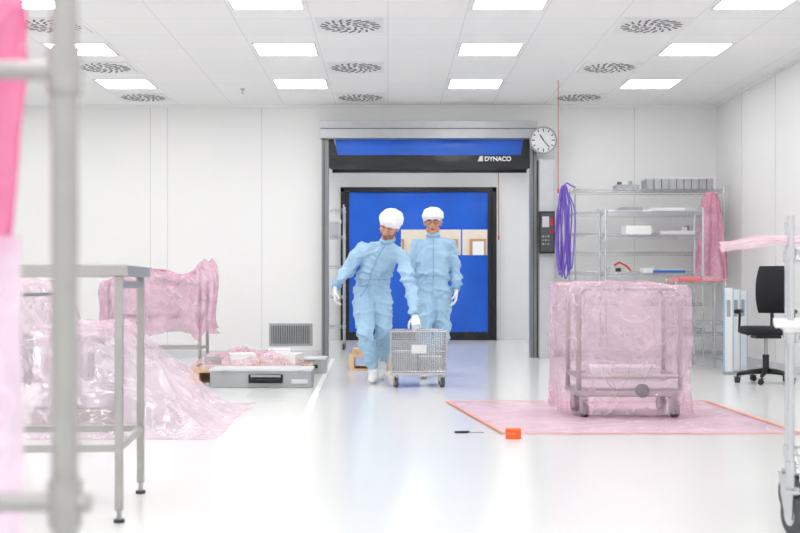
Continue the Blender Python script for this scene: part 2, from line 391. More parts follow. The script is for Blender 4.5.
# ------------------------------------------------------------ people
def head_parts(Hc,R,beard=False,glasses=False,scale=1.07):
    h=MB()
    h.ell((0,.012,.03),(.077,.097,.10)); h.ell((0,-.022,-.05),(.060,.066,.066)); h.ell((0,-.072,-.097),(.026,.022,.018))
    h.chain([V((0,-.086,.022)),V((0,-.108,-.020)),V((0,-.112,-.030))],[.010,.0135,.0145]); 
    for s in(-1,1):
        h.ell((s*.013,-.100,-.033),(.010,.012,.009)); h.ell((s*.042,-.062,-.022),(.026,.024,.024))
        h.ell((s*.031,-.082,.030),(.026,.013,.009)); h.ell((s*.079,.008,-.008),(.012,.022,.034))
        h.ell((s*.048,-.01,-.075),(.02,.035,.025))
        h.ell((s*.032,-.080,.007),(.017,.010,.012))
    h.ell((0,-.086,-.062),(.026,.011,.014))
    h.chain([V((0,.022,-.05)),V((0,.035,-.17))],[.056,.060])
    vs,ns,fs=remesh(h,.0055,2)
    o=MB()
    o.v=list(vs)
    for f in fs:
        c=sum((vs[i] for i in f),V())/len(f); mi=0
        if beard and c.z<-.043 and c.y<.005 and c.z>-.125 and not(abs(c.x)<.024 and -.07<c.z<-.053): mi=2
        o.f.append(list(f)); o.m.append(mi); o.s.append(True)
    for s in(-1,1):
        o.ell((s*.032,-.0865,.006),(.0115,.006,.0038),4); o.ell((s*.032,-.0905,.006),(.0048,.003,.004),5)
        o.tube([(s*.014,-.095,.024),(s*.032,-.099,.028),(s*.05,-.090,.023)],[.003,.004,.002],3)
    o.ell((0,-.0965,-.058),(.023,.006,.004),1); o.ell((0,-.096,-.066),(.019,.006,.0045),1)
    if glasses:
        for s in(-1,1):
            o.tube([(s*.034+.025*math.cos(a),-.110+.004*abs(math.cos(a)),.006+.018*math.sin(a)) for a in [k*math.pi/10 for k in range(20)]],.0022,7,closed=True)
            o.tube([(s*.059,-.107,.012),(s*.078,-.05,.012),(s*.082,.01,.008)],.0022,7)
        o.tube([(-.01,-.112,.010),(.01,-.112,.010)],.0022,7)
    def cf(u,v):
        th=u*2*math.pi; ph=-math.pi/2*.72+v*(math.pi/2*1.72-.02)
        d=V((math.cos(ph)*math.cos(th),math.cos(ph)*math.sin(th),math.sin(ph)))
        rr=1+.08*noise.noise(d*2.5+Hc)+.04*(1-abs(noise.noise(V((math.cos(th)*7,math.sin(th)*7,d.z*1.5))+Hc))*2)
        p=V((0,.022,.060))+V((d.x*.104,d.y*.120,d.z*.082))*rr
        pl=.043-(p.y+.095)*.36
        if p.z<pl:
            k=min(1,(pl-p.z)/.05); q=V((p.x,p.y,pl+.002-.012*k)); 
            sc_=1.0-.18*k; q.x*=sc_; q.y=.018+(q.y-.018)*sc_; p=q
        return p
    o.grid(cf,72,40,6,closeu=True)
    rim=[]
    for k in range(48):
        a=2*math.pi*k/48; x=.088*math.cos(a); yy=.018+.110*math.sin(a); rim.append((x,yy,.040-(yy+.095)*.36+.004*math.sin(9*a)))
    o.tube(rim,.006,6,closed=True)
    T=M.Translation(Hc)@R.to_4x4()@M.Scale(scale,4)
    o.xf(T); return o
def hand(w,d,nrm,thumb,curl=.35,tc=.3,mi=0,sp=.05,sc_=1.08):
    w=V(w); d=V(d).normalized(); nrm=V(nrm); nrm=(nrm-d*nrm.dot(d)).normalized(); t=V(thumb); t=(t-d*t.dot(d)-nrm*t.dot(nrm)).normalized()
    h=MB()
    h.loft([(w-d*.05,t*.024,nrm*.021),(w,t*.028,nrm*.020),(w+d*.03,t*.037,nrm*.018),(w+d*.07,t*.042,nrm*.015),(w+d*.094,t*.040,nrm*.012)],n=24,ex=2.6)
    h.ell(w+t*.022+d*.028+nrm*.008,(.017,.017,.017))
    offs=[.031,.0105,-.0105,-.031]; lens=[.072,.082,.076,.058]
    for k in range(4):
        p=w+d*(.088-.004*abs(k-1))+t*offs[k]; L=lens[k]; dd=(d+t*sp*(1.5-k)).normalized(); pts=[p]; a=0
        for q,fr in enumerate((.45,.32,.23)):
            a+=curl*(.8 if q==0 else 1.15)*(1+.08*k)
            v=dd*math.cos(a)+nrm*math.sin(a); pts.append(pts[-1]+v*L*fr)
        h.chain(pts,[.0098,.0092,.0086,.0074],n=12)
    p=w+d*.022+t*.026+nrm*.004; pts=[p]; v=(t*.75+d*.62+nrm*.15).normalized(); pts.append(p+v*.038)
    v2=(t*(.5-tc*.5)+d*.75+nrm*(.25+tc*.6)).normalized(); pts.append(pts[-1]+v2*.030); v3=(t*(.25-tc*.6)+d*.8+nrm*(.3+tc)).normalized(); pts.append(pts[-1]+v3*.024)
    h.chain(pts,[.0135,.0115,.010,.0085],n=12)
    h.xf(M.Translation(w)@M.Scale(sc_,4)@M.Translation(-w))
    vs,ns,fs=remesh(h,.0036,2)
    o=MB(); o.add(vs,fs,mi,True)
    return o
def foot(an,toe,heel_z,mi=0,mis=1):
    an=V(an); toe=V(toe); d=V((toe.x-an.x,toe.y-an.y,0)).normalized()
    h=MB(); heel=V((an.x,an.y,heel_z))-d*.05
    h.chain([heel,V((an.x,an.y,heel_z+.01))+d*.05,toe],[.043,.045,.038]); h.ell(toe-d*.04,(.05,.05,.036))
    h.chain([an+V((0,0,.10)),an,heel+V((0,0,.02))+d*.03],[.060,.056,.05])
    h.chain([an,V((an.x,an.y,heel_z+.02))+d*.07,toe-d*.05+V((0,0,.012))],[.052,.048,.036])
    vs,ns,fs=remesh(h,.008,4)
    o=MB()
    vs=[p+n_*(.004*fb(p*22)) for p,n_ in zip(vs,ns)]
    vs=[V((p.x,p.y,max(p.z,.004 if heel_z<.06 else p.z))) for p in vs]
    o.v=vs
    for f in fs:
        c=sum((vs[i] for i in f),V())/len(f); o.f.append(list(f)); o.s.append(True); o.m.append(mis if c.z<.018 else mi)
    return o
def person(name,J,**kw):
    b=MB()
    SR,SL=V(J['shR']),V(J['shL']); side=(SL-SR).normalized(); P,C,N=V(J['pelvis']),V(J['chest']),V(J['neck'])
    hs=(V(J['hipL'])-V(J['hipR'])).normalized()
    def fwd(s,up): return s.cross(up).normalized()
    upv=(C-P).normalized(); W=kw.get('w',1.0)
    rings=[(P+V((0,0,-.13)),hs*.13*W,fwd(hs,V((0,0,1)))*.10),(P+V((0,0,-.04)),hs*.180*W,fwd(hs,V((0,0,1)))*.135),
      (P.lerp(C,.25),(hs*.75+side*.25).normalized()*.180*W,fwd(hs,upv)*.140*W),(P.lerp(C,.5),(hs*.5+side*.5).normalized()*.170*W,fwd(side,upv)*.136*W),
      (P.lerp(C,.8),side*.180*W,fwd(side,upv)*.136*W),(C,side*.178*W,fwd(side,upv)*.130*W),(C.lerp(N,.45),side*.140*W,fwd(side,upv)*.108),(C.lerp(N,.8),side*.090,fwd(side,upv)*.080),(N,side*.066,fwd(side,upv)*.066)]
    b.loft(rings,n=40,ex=2.2)
    for s_,e_,w_ in((SR,'elR','wrR'),(SL,'elL','wrL')):
        E=V(J[e_]);Wr=V(J[w_]); inn=C.lerp(N,.45).lerp(s_,.45)
        b.chain([N.lerp(C,.25),s_.lerp(N,.45)+V((0,0,-.012)),s_],[.056,.058,.062])
        b.chain([inn,s_,s_.lerp(E,.45),E,E.lerp(Wr,.4),Wr],[.085,.070,.069,.061,.059,.044])
    for h_,k_,a_ in(('hipR','knR','anR'),('hipL','knL','anL')):
        H,K,A=V(J[h_]),V(J[k_]),V(J[a_])
        b.chain([H,H.lerp(K,.45),K,K.lerp(A,.35),K.lerp(A,.8),A+(K-A).normalized()*.03],[.122,.108,.084,.084,.074,.068],n=20)
    Hd=V(J['head'])
    b.chain([N-(N-C)*.2,N.lerp(Hd,.2)],[.076,.064])
    vs,ns,fs=remesh(b,.010,6)
    seed=V(J['pelvis'])*3
    el=[V(J[k]) for k in('elR','elL','knR','knL','wrR','wrL','anR','anL')]; wst=P.lerp(C,.3)
    out=[]
    for p,n_ in zip(vs,ns):
        amp=.011
        for q in el:
            dd=(p-q).length; amp+=.010*math.exp(-(dd/.12)**2)
        amp+=.010*math.exp(-((p.z-wst.z)/.09)**2)
        wq=noise.noise_vector(p*3+seed)*.8
        q=V((p.x*5+p.z*4.0*(1 if p.x>P.x else -1),p.y*5,p.z*9))+wq+seed
        r=ridge(q,3.2)**1.5-.35
        q2=V((p.x*8-p.z*4,p.y*8,p.z*5))+wq+seed*2
        r2=ridge(q2,3.5)**2-.3
        out.append(p+n_*(amp*r*1.3+.012*r2+.010*noise.noise(p*5+seed)))
    o=MB(); o.add(out,fs,0,True)
    bvh=BVHTree.FromPolygons(out,fs)
    f0=fwd(side,(N-C).normalized()); f0=V((f0.x*.5,f0.y,f0.z*.3)).normalized()
    if f0.y>0: f0=-f0
    zp=[]
    for k in range(26):
        t=k/25; q=N.lerp(C,t/.45) if t<.45 else C.lerp(P,(t-.45)/.55)
        hit=bvh.ray_cast(q+f0*.6,-f0)[0]
        if hit: zp.append(hit+f0*.002)
    if len(zp)>3: o.tube(zp,.005,1,n=6)
    wp=[]
    for k in range(30):
        a=2*math.pi*k/30; d=hs*math.cos(a)+V((-hs.y,hs.x,0))*math.sin(a)
        hit=bvh.ray_cast(wst,d,.3)[0]
        wp.append((hit if hit else wst+d*.18)+d*.001)
    o.tube(wp,.004,1,n=6,closed=True)
    nn=(Hd-N).normalized(); u=side; w2=nn.cross(u).normalized()
    cc=N.lerp(Hd,.18)
    o.tube([cc+u*.068*math.cos(a)+w2*.068*math.sin(a) for a in [k*math.pi/12 for k in range(24)]],.010,1,closed=True)
    for a_,e_ in(('wrR','elR'),('wrL','elL')):
        A=V(J[a_]); d=(A-V(J[e_])).normalized(); o.tube([A-d*.02,A+d*.03],[.047,.041],1,n=20)
    R=J['headR']; hd=head_parts(Hd,R,kw.get('beard',False),kw.get('glasses',False))
    hd.m=[x+2 for x in hd.m]; o.merge(hd)
    for hk in('handR','handL'):
        g=hand(*J[hk]); g.m=[10]*len(g.m); o.merge(g)
    for an,toe,hz in J['feet']:
        g=foot(an,toe,hz); g.m=[x+11 for x in g.m]; o.merge(g)
    return o.obj(name,[CLOTH,CLOTHD,SKIN,LIPS,BEARD,HAIR,EYEW,EYED,CAP,LENSF,GLOVE,BOOT,SOLE],fixn=False)
def euler(rx,ry,rz): return (M.Rotation(rz,3,'Z')@M.Rotation(ry,3,'Y')@M.Rotation(rx,3,'X'))
J1=dict(pelvis=(-.175,12.10,.92),chest=(-.075,11.78,1.225),neck=(-.005,11.57,1.36),head=(.015,11.42,1.525),
 shR=(-.255,11.80,1.315),shL=(.14,11.56,1.23),elR=(-.40,11.93,1.10),wrR=(-.505,11.78,.95),elL=(.21,11.46,.955),wrL=(.245,11.36,.70),
 hipR=(-.235,12.0,.86),hipL=(-.08,12.03,.86),knR=(-.225,11.79,.48),anR=(-.14,11.86,.12),knL=(-.045,11.93,.48),anL=(-.055,12.24,.20),
 headR=euler(math.radians(30),math.radians(18),math.radians(-12)),
 handR=((-.515,11.765,.915),(-.05,-.25,-1),(1,0,0),(0,-1,.1),.45),
 handL=((.252,11.335,.665),(.12,-.45,-.75),(0.1,.65,-.5),(-1,-.1,0),.75),
 feet=[((-.14,11.86,.12),(-.15,11.67,.04),.045),((-.055,12.24,.20),(-.06,12.08,.045),.12)])
person('cleanroom_technician',J1,beard=True,w=1.0)
J2=dict(pelvis=(.47,12.62,.95),chest=(.475,12.60,1.30),neck=(.475,12.58,1.445),head=(.468,12.55,1.62),
 shR=(.305,12.61,1.375),shL=(.645,12.61,1.375),elR=(.245,12.66,1.12),wrR=(.25,12.55,.90),elL=(.712,12.68,1.12),wrL=(.712,12.56,.93),
 hipR=(.385,12.62,.88),hipL=(.555,12.62,.88),knR=(.375,12.50,.49),anR=(.38,12.46,.12),knL=(.565,12.60,.48),anL=(.55,12.86,.18),
 headR=euler(math.radians(8),0,math.radians(-4)),
 handR=((.252,12.535,.865),(.05,-.2,-1),(1,0,0),(0,-1,0),.4),
 handL=((.712,12.545,.895),(-.05,-.2,-1),(-1,0,0),(0,-1,0),.4),
 feet=[((.38,12.46,.12),(.37,12.28,.04),.045),((.55,12.86,.18),(.55,12.70,.045),.10)])
person('cleanroom_technician',J2,glasses=True,w=.95)

# ------------------------------------------------------------ helpers
def caster(m,x,y,r,top,mw=0,mf=1,w=.03,ang=0.0):
    a=V((math.cos(ang),math.sin(ang),0)); b=V((-a.y,a.x,0)); c=V((x,y,r+.001))+b*(-.3*r)
    m.cyl(c-a*w/2,c+a*w/2,r,mw,n=24); m.cyl(c-a*(w/2+.003),c+a*(w/2+.003),r*.55,mf,n=16)
    for s in(-1,1):
        p=c+a*s*(w/2+.006)
        m.add([p+b*(-.35*r)+V((0,0,-.2*r)),p+b*(.35*r)+V((0,0,-.2*r)),p+b*(.9*r)+V((0,0,1.2*r)),p+b*(-.5*r)+V((0,0,1.2*r))],[(0,1,2,3)],mf)
    q=c+b*.2*r; m.box(V((q.x-w*.8,q.y-.6*r,2.15*r)),V((q.x+w*.8,q.y+.6*r,2.3*r)),mf); m.cyl((x,y,2.2*r),(x,y,top),.010,mf)
def wire_shelf(m,x0,x1,y0,y1,z,step=.03,r=.003,mi=0,lip=.03):
    for zz in(z,z-lip):
        for a,b in(((x0,y0),(x1,y0)),((x1,y0),(x1,y1)),((x1,y1),(x0,y1)),((x0,y1),(x0,y0))): m.cyl((a[0],a[1],zz),(b[0],b[1],zz),.0045,mi,n=6)
    k=int((x1-x0)/step)
    for i in range(k+1):
        x=x0+(x1-x0)*i/k; m.cyl((x,y0,z),(x,y1,z),r,mi,n=5)
    n2=int((x1-x0)/.09)
    for i in range(n2):
        xa=x0+(x1-x0)*i/n2; xb=x0+(x1-x0)*(i+1)/n2
        for yy in(y0,y1):
            m.cyl((xa,yy,z-lip),((xa+xb)/2,yy,z),.0028,mi,n=5); m.cyl(((xa+xb)/2,yy,z),(xb,yy,z-lip),.0028,mi,n=5)
def wire_rack(m,x0,x1,y0,y1,H,zs,z0=0.0,pr=.0125,step=.03,mi=0):
    for x in(x0,x1):
        for y in(y0,y1):
            m.cyl((x,y,z0),(x,y,H),pr,mi,n=12); m.ell((x,y,H),pr*1.1,mi,nu=10,nv=6)
            if z0==0.0: m.cyl((x,y,0.001),(x,y,.02),pr*1.6,mi,n=12)
    for z in zs:
        wire_shelf(m,x0,x1,y0,y1,z,step,mi=mi)
        for x in(x0,x1):
            for y in(y0,y1): m.cyl((x,y,z-.035),(x,y,z+.005),pr*1.5,mi,n=12)

# basket trolley
m=MB(); x0,x1,y0,y1=.03,.545,11.22,11.66; zb,zt=.15,.525
for x in(x0,x1):
    for y in(y0,y1): m.cyl((x,y,zb),(x,y,zt),.009,0,n=8)
for z in(zb,.34,zt):
    for a,b in(((x0,y0),(x1,y0)),((x1,y0),(x1,y1)),((x1,y1),(x0,y1)),((x0,y1),(x0,y0))): m.cyl((a[0],a[1],z),(b[0],b[1],z),.009 if z!=.34 else .004,0,n=8)
for i in range(1,30):
    x=x0+(x1-x0)*i/30
    for y in(y0,y1): m.cyl((x,y,zb),(x,y,zt),.003,0,n=5)
for i in range(1,26):
    y=y0+(y1-y0)*i/26
    for x in(x0,x1): m.cyl((x,y,zb),(x,y,zt),.003,0,n=5)
    m.cyl((x0,y,zb),(x1,y,zb),.003,0,n=5)
for i in range(1,22):
    z=zb+(zt-zb)*i/22
    for y in(y0,y1): m.cyl((x0,y,z),(x1,y,z),.003,0,n=5)
    for x in(x0,x1): m.cyl((x,y0,z),(x,y1,z),.003,0,n=5)
m.box((x0+.19,y0-.012,zb+.17),(x0+.33,y0-.006,zb+.25),3)
m.box((x0-.01,y0-.01,.115),(x1+.01,y1+.01,.14),1)
m.box((x0+.03,y0+.04,.155),(x0+.24,y1-.05,.33),3); m.box((x0+.27,y0+.05,.155),(x1-.04,y1-.08,.28),3)
for x in(x0+.04,x1-.04):
    for y in(y0+.04,y1-.04): caster(m,x,y,.045,.12,2,0,w=.025,ang=.3)
m.obj('wire_basket_trolley',[CHROME,ALU,RUBBER,LGREY])

# ------------------------------------------------------------ wrapped trolley (right)
m=MB(); fx0,fx1,fy0,fy1=1.37,2.10,8.62,9.14
def hoop(y,z0,z1,x0,x1,r=.07):
    P_=[(x0,y,z0)]
    for k in range(7): a=math.pi-k*math.pi/12; P_.append((x0+r+r*math.cos(a),y,z1-r+r*math.sin(a)))
    for k in range(7): a=math.pi/2-k*math.pi/12; P_.append((x1-r+r*math.cos(a),y,z1-r+r*math.sin(a)))
    P_.append((x1,y,z0)); return P_
for y in(fy0,fy1): m.tube(hoop(y,.16,.935,fx0,fx1),.018,0,n=10)
for z in(.17,.30): 
    for y in(fy0,fy1): m.cyl((fx0,y,z),(fx1,y,z),.015,0)
    for x in(fx0,fx1): m.cyl((x,fy0,z),(x,fy1,z),.015,0)
m.box((fx0-.02,fy0-.02,.17),(fx1+.02,fy1+.02,.20),0)
m.box((fx0+.02,fy0-.015,.22),(fx1-.02,fy0-.005,.27),2)
m.box((fx0+.12,fy0+.1,.201),(fx1-.12,fy1-.08,.36),2)
m.cyl((1.82,fy0-.022,.20),(1.82,fy0-.045,.20),.05,1,n=20)
for x in(fx0+.04,fx1-.04,):
    for y in(fy0+.05,fy1-.05): caster(m,x,y,.065,.17,1,0,ang=.2)
tr=m.obj('wrapped_equipment_trolley',[STEEL,RUBBER,LGREY,WHITE])
def wrap(name,x0,x1,y0,y1,z0,ztop,mat_,amp=.03,nu=300,nv=120,seed=0,ex=5,tuck=0.0,parent=None,sc_=2.0,fold=.5,zs=.8,rag=0.0):
    cx,cy=(x0+x1)/2,(y0+y1)/2; hx,hy=(x1-x0)/2,(y1-y0)/2; sd=V((seed,seed*1.7,seed*.3))
    def f(u,v):
        th=u*2*math.pi; ct,st=math.cos(th),math.sin(th)
        dx=math.copysign(abs(ct)**(2/ex),ct); dy=math.copysign(abs(st)**(2/ex),st)
        if v<.72:
            h=v/.72; k=1.0-tuck*(1-h)**2-.045*max(0,(h-.9)/.1)**2; s=h
        else:
            h=1.0; k=max(.0,1-((v-.72)/.28)); k*=.955; s=1
        px,py=cx+dx*hx*k,cy+dy*hy*k
        zt=ztop(px,py) if callable(ztop) else ztop
        zl=z0+rag*noise.noise(V((ct*2,st*2,seed)))
        p=V((px,py,zl+(zt-zl)*s))
        q=V((p.x*sc_,p.y*sc_,p.z*sc_*zs))+sd; q=q+noise.noise_vector(q*1.1)*.45
        c=min(1,crease(q)*1.3)
        arc=V((ct*3.0,st*3.0,p.z*.5+seed)); pull=ridge(arc+noise.noise_vector(q*.7)*.3,3.2)**2
        dg_=ridge(V((p.x*2.0+p.z*1.7,p.y*2.0-p.z*1.3,seed+p.z*.8)),3.0)**2
        a=amp*((1-c)*.5+fold*pull+.6*dg_-.5)+amp*.9*noise.noise(q*.6)
        low=max(0,1-(p.z-z0)/.25); a+=amp*1.3*low*(pull-.3)
        n_=V((dx,dy,0)).normalized() if v<.72 else V((0,0,1))
        if .66<v<.78: n_=V((dx,dy,1)).normalized()
        p=p+n_*a
        if p.z<.006: p.z=.006+abs(a)*.1
        return p
    m=MB(); m.grid(f,nu,nv,0,closeu=True)
    return m.obj(name,[mat_],parent=parent)
wrap('film_wrap',1.225,2.20,8.48,9.27,.04,.962,FILM,amp=.032,tuck=.07,seed=3,parent=tr,ex=7,sc_=1.4)

# floor film sheet w/ tape
m=MB()
c0,c1,c2,c3=V((.48,9.83,.0)),V((2.60,9.86,0)),V((2.64,7.68,0)),V((.74,7.68,0))
def sh(u,v):
    p=c3.lerp(c2,u).lerp(c0.lerp(c1,u),v); return V((p.x,p.y,.004+.004*max(0,noise.noise(p*2.2+V((0,0,2)))) + .005*ridge(p*1.3,4)**3))
m.grid(sh,90,90,0)
for a,b in((c0,c1),(c1,c2),(c2,c3),(c3,c0)): strip(a,b,.03,.0125,1,m)
m.obj('taped_floor_sheet',[FILMF,TAPE])
m=MB(); m.box((.735,7.45,.001),(.83,7.54,.06),0,rz=-.08); m.box((.74,7.449,.03),(.825,7.4495,.034),1); m.obj('orange_box',[ORANGE,TAPE],bevel=.002)
m=MB(); m.box((.43,7.74,.001),(.53,7.765,.014),0,rz=.1); m.box((.52,7.735,.003),(.62,7.755,.010),1,rz=-.15); m.obj('utility_knife',[BLACK,STEEL],bevel=.003)

# ------------------------------------------------------------ steel table left
m=MB()
TX0,TX1,TY0,TY1=-2.0,-1.06,4.80,5.52; zt=1.035
m.box((TX0,TY0-.02,zt-.045),(TX1+.02,TY1+.02,zt),0)
for x in(TX0+.03,TX1-.02):
    for y in(TY0+.02,TY1-.02):
        m.box((x-.016,y-.016,.05),(x+.016,y+.016,zt-.045),0); m.cyl((x,y,.012),(x,y,.05),.010,0); m.cyl((x,y,.001),(x,y,.014),.022,1)
for y in(TY0+.02,TY1-.02): m.box((TX0+.03,y-.012,.285),(TX1-.02,y+.012,.315),0); 
for x in(TX0+.03,TX1-.02): m.box((x-.012,TY0+.02,.285),(x+.012,TY1-.02,.315),0); m.box((x-.012,TY0+.02,.94),(x+.012,TY1-.02,.97),0)
m.xf(M.Translation((-1.08,4.82,0))@M.Rotation(math.radians(4.5),4,'Z')@M.Translation((1.08,-4.82,0)))
m.obj('steel_work_table',[STEEL,RUBBER],bevel=.003)

# ------------------------------------------------------------ draped equipment left
m=MB()
for x in(-3.0,-2.48):
    for y in(8.05,8.95): m.cyl((x,y,.001),(x,y,.90),.02,2)
m.box((-3.05,8.0,.88),(-2.43,9.0,.905),2); m.box((-3.05,8.0,.28),(-2.43,9.0,.30),2)
m.box((-2.95,8.1,.301),(-2.6,8.8,.62),0)
m.box((-2.38,7.95,.001),(-1.86,9.0,.13),2); m.box((-2.33,8.05,.131),(-1.92,8.9,.54),0)
m.cyl((-2.12,8.35,.54),(-2.12,8.35,.60),.15,2,n=24); m.cyl((-2.12,8.35,.2),(-2.12,8.04,.2),.09,2,n=24)
m.box((-2.3,8.035,.34),(-1.97,8.05,.50),3)
m.box((-1.84,8.2,.001),(-1.54,8.8,.20),0)
eq=m.obj('draped_machine',[LGREY,WHITE,STEEL,GREY],bevel=.006)
prof=[(-3.5,.05),(-3.3,.85),(-3.1,.965),(-2.50,.965),(-2.42,.86),(-2.34,.68),(-1.93,.645),(-1.85,.56),(-1.63,.36),(-1.48,.25),(-1.32,.11),(-1.2,.035),(-1.1,.012)]
def interp(x):
    if x<=prof[0][0]: return prof[0][1]
    for (a,za),(b,zb_) in zip(prof,prof[1:]):
        if x<=b: return za+(zb_-za)*(x-a)/(b-a)
    return prof[-1][1]
def md(u,v):
    x=-3.5+u*2.44; y=7.35+v*2.35
    z=interp(x+.06*noise.noise(V((x*1.2,y*1.2,0))))
    fw=.46+.14*noise.noise(V((x*1.6,0,5)))
    a=min(1,max(0,(y-7.42)/fw)); b=min(1,max(0,(9.66-y)/.5)); e=(1-(1-a)**1.8)*(1-(1-b)**2) if a>0 else 0
    z=z*e
    q=V((x*1.4,y*1.4,z*1.0))+V((9,2,1)); q=q+noise.noise_vector(q*1.2)*.5
    c=min(1,crease(q)*1.3)
    r1=ridge(V((x*2.2+y*.4,y*.6,z*.8))+noise.noise_vector(q*.6)*.4,3.0)**2
    r2=ridge(V((x*1.1-y*1.6,y*1.3,4))+noise.noise_vector(q)*.3,3.2)**2
    s=min(1,z/.25)
    z+=(.012+.034*s)*((1-c)*.4+r1+.6*r2-.5)+.02*s*noise.noise(q*.8)
    return V((x+.04*e*noise.noise(V((x*2,y*2,7))),y-.05*r1*s*(1 if a<1 else 0),max(.005+.004*(1-c),z)))
m=MB(); m.grid(md,260,230,0); m.obj('film_drape',[FILML],parent=eq)

# ------------------------------------------------------------ rear-left wrapped cart
m=MB()
ox,oy=-.17,.9
for x in(-2.90+ox,-1.90+ox):
    for y in(12.3+oy,12.85+oy):
        m.cyl((x,y,.1),(x,y,1.0),.018,0); caster(m,x,y,.045,.12,1,0)
for z in(.25,.6,.96):
    m.box((-2.91+ox,12.29+oy,z),(-1.89+ox,12.86+oy,z+.025),0)
m.box((-2.75+ox,12.4+oy,.986),(-2.2+ox,12.8+oy,1.04),2)
rc=m.obj('wrapped_steel_cart',[STEEL,RUBBER,LGREY])
def zt2(x,y):
    x-=ox
    pts=[(-3.1,.88),(-2.9,1.0),(-2.65,1.12),(-2.35,1.10),(-2.1,1.05),(-1.97,1.12),(-1.87,1.25),(-1.80,1.18),(-1.7,1.0)]
    for (a,za),(b,zb_) in zip(pts,pts[1:]):
        if x<=b: t=max(0,(x-a)/(b-a)); return za+(zb_-za)*t
    return pts[-1][1]
wrap('film_wrap',-3.02+ox,-1.74+ox,12.2+oy,12.95+oy,.42,zt2,FILMD,amp=.06,seed=7,parent=rc,ex=4,tuck=.08,sc_=2.0,rag=.2)

# ------------------------------------------------------------ pallet heap, cases
m=MB()
for k in range(6): m.box((-1.95,11.75+k*.19,.10),(-.80,11.75+k*.19+.14,.125),0)
for x in(-1.93,-1.40,-.88): m.box((x,11.75,.001),(x+.08,12.84,.10),0)
m.box((-1.85,11.8,.126),(-1.35,12.5,.17),1,rz=.05); m.box((-1.25,12.0,.126),(-.9,12.5,.26),2,rz=-.1); m.box((-1.6,11.9,.171),(-1.35,12.3,.27),2,rz=.2); m.box((-1.22,12.1,.261),(-1.0,12.4,.31),2,rz=.1)
m.box((-1.82,11.85,.171),(-1.66,12.05,.25),3,rz=.1)
pl=m.obj('loaded_pallet',[WOOD,CREAM,WHITE,GREY])
def hp(u,v):
    x=-2.0+u*1.18; y=11.72+v*1.15; e=min(1,6*u*(1-u))*min(1,5*v*(1-v))
    q=V((x*3.2,y*3.2,0)); q=q+noise.noise_vector(q)*.4; c=min(1,crease(q)*1.5)
    return V((x,y,.128+e*(.05+.08*(1-c)+.07*ridge(q*.8,3)+.05*noise.noise(q*.5))))
m=MB(); m.grid(hp,130,130,0); m.obj('film_heap',[film_mat('pink_film_heap',(249,218,232),.08,.42,scale=4,cs=5)],parent=pl)
m=MB(); m.box((-1.66,11.20,.002),(-.72,11.62,.155),0); m.box((-1.67,11.19,.155),(-.71,11.63,.175),1)
m.box((-1.30,11.182,.045),(-.98,11.20,.125),2); m.box((-1.28,11.175,.10),(-1.0,11.183,.12),0); m.tube([(-1.27,11.18,.09),(-1.25,11.15,.075),(-1.03,11.15,.075),(-1.01,11.18,.09)],.009,2)
for x in(-1.55,-.84): m.box((x,11.185,.12),(x+.06,11.20,.16),3)
m.box((-.9,11.19,.04),(-.75,11.2,.08),1)
m.obj('equipment_case',[GREY,LGREY,BLACK,STEEL],bevel=.008)
m=MB(); m.box((-.98,13.0,.001),(-.68,13.4,.15),0); m.box((-.99,12.99,.15),(-.67,13.41,.17),1); m.box((-.90,12.98,.06),(-.76,12.99,.1),2); m.obj('equipment_case',[GREY,LGREY,BLACK],bevel=.008)
m=MB(); 
for k in range(4): m.box((-.44,13.45+k*.14,.15),(.06,13.45+k*.14+.11,.17),0)
for x in(-.44,-.22,.0): m.box((x,13.45,.02),(x+.06,13.98,.15),0)
for k in (0,3): m.box((-.44,13.45+k*.14,.001),(.06,13.45+k*.14+.11,.02),0)
m.box((-.40,13.5,.171),(-.02,13.9,.24),0)
m.obj('wooden_pallet',[WOOD])
m=MB(); wire_rack(m,-1.35,-.66,17.9,18.4,2.15,(.35,.8,1.25,1.7,2.1),z0=.1); 
for x in(-1.35,-.66):
    for y in(17.9,18.4): caster(m,x,y,.045,.12,1,0)
m.obj('wire_rack_trolley',[CHROME,RUBBER])
m=MB(); m.box((-1.15,17.95,1.703),(-.72,18.3,1.95),0); m.box((-1.16,17.94,1.90),(-.71,18.31,1.955),1); m.obj('storage_bin',[LGREY,WHITE],bevel=.01)

# ------------------------------------------------------------ racks on right
m=MB(); wire_rack(m,2.36,4.24,15.15,15.65,2.2,(2.17,1.88,1.62,1.38,1.13,.35),pr=.013); m.obj('wire_shelving_unit',[CHROME])
m=MB(); wire_rack(m,2.56,3.70,14.1,14.5,1.86,(1.83,1.55,1.10,.75,.45),pr=.013); m.obj('wire_shelving_unit',[CHROME])
m=MB()
for k in range(9):
    x=3.28+k*.095; m.box((x,15.2,2.176),(x+.085,15.55,2.31),0)
    m.box((x-.003,15.19,2.30),(x+.088,15.56,2.318),1)
m.obj('storage_bins',[GREY,LGREY],bevel=.004)
m=MB(); m.box((2.9,15.25,2.176),(3.2,15.5,2.24),0); m.cyl((2.95,15.3,2.24),(2.95,15.3,2.275),.03,1); m.cyl((3.1,15.35,2.24),(3.1,15.35,2.29),.025,0); m.obj('instrument_tray',[GREY,DGREY],bevel=.004)
m=MB()
for k in range(7):
    x=2.7+k*.11; m.cyl((x,15.3,1.886),(x,15.3,1.93),.035,k%2,n=14)
m.box((3.5,15.25,1.886),(3.9,15.5,1.96),0)
m.obj('parts_jars',[LGREY,WHITE])
m=MB()
for k in range(5): m.box((3.72+k*.09,15.2,1.626),(3.79+k*.09,15.5,1.70+.02*(k%2)),k%2)
m.obj('parts_box',[LGREY,GREY],bevel=.004)
m=MB()
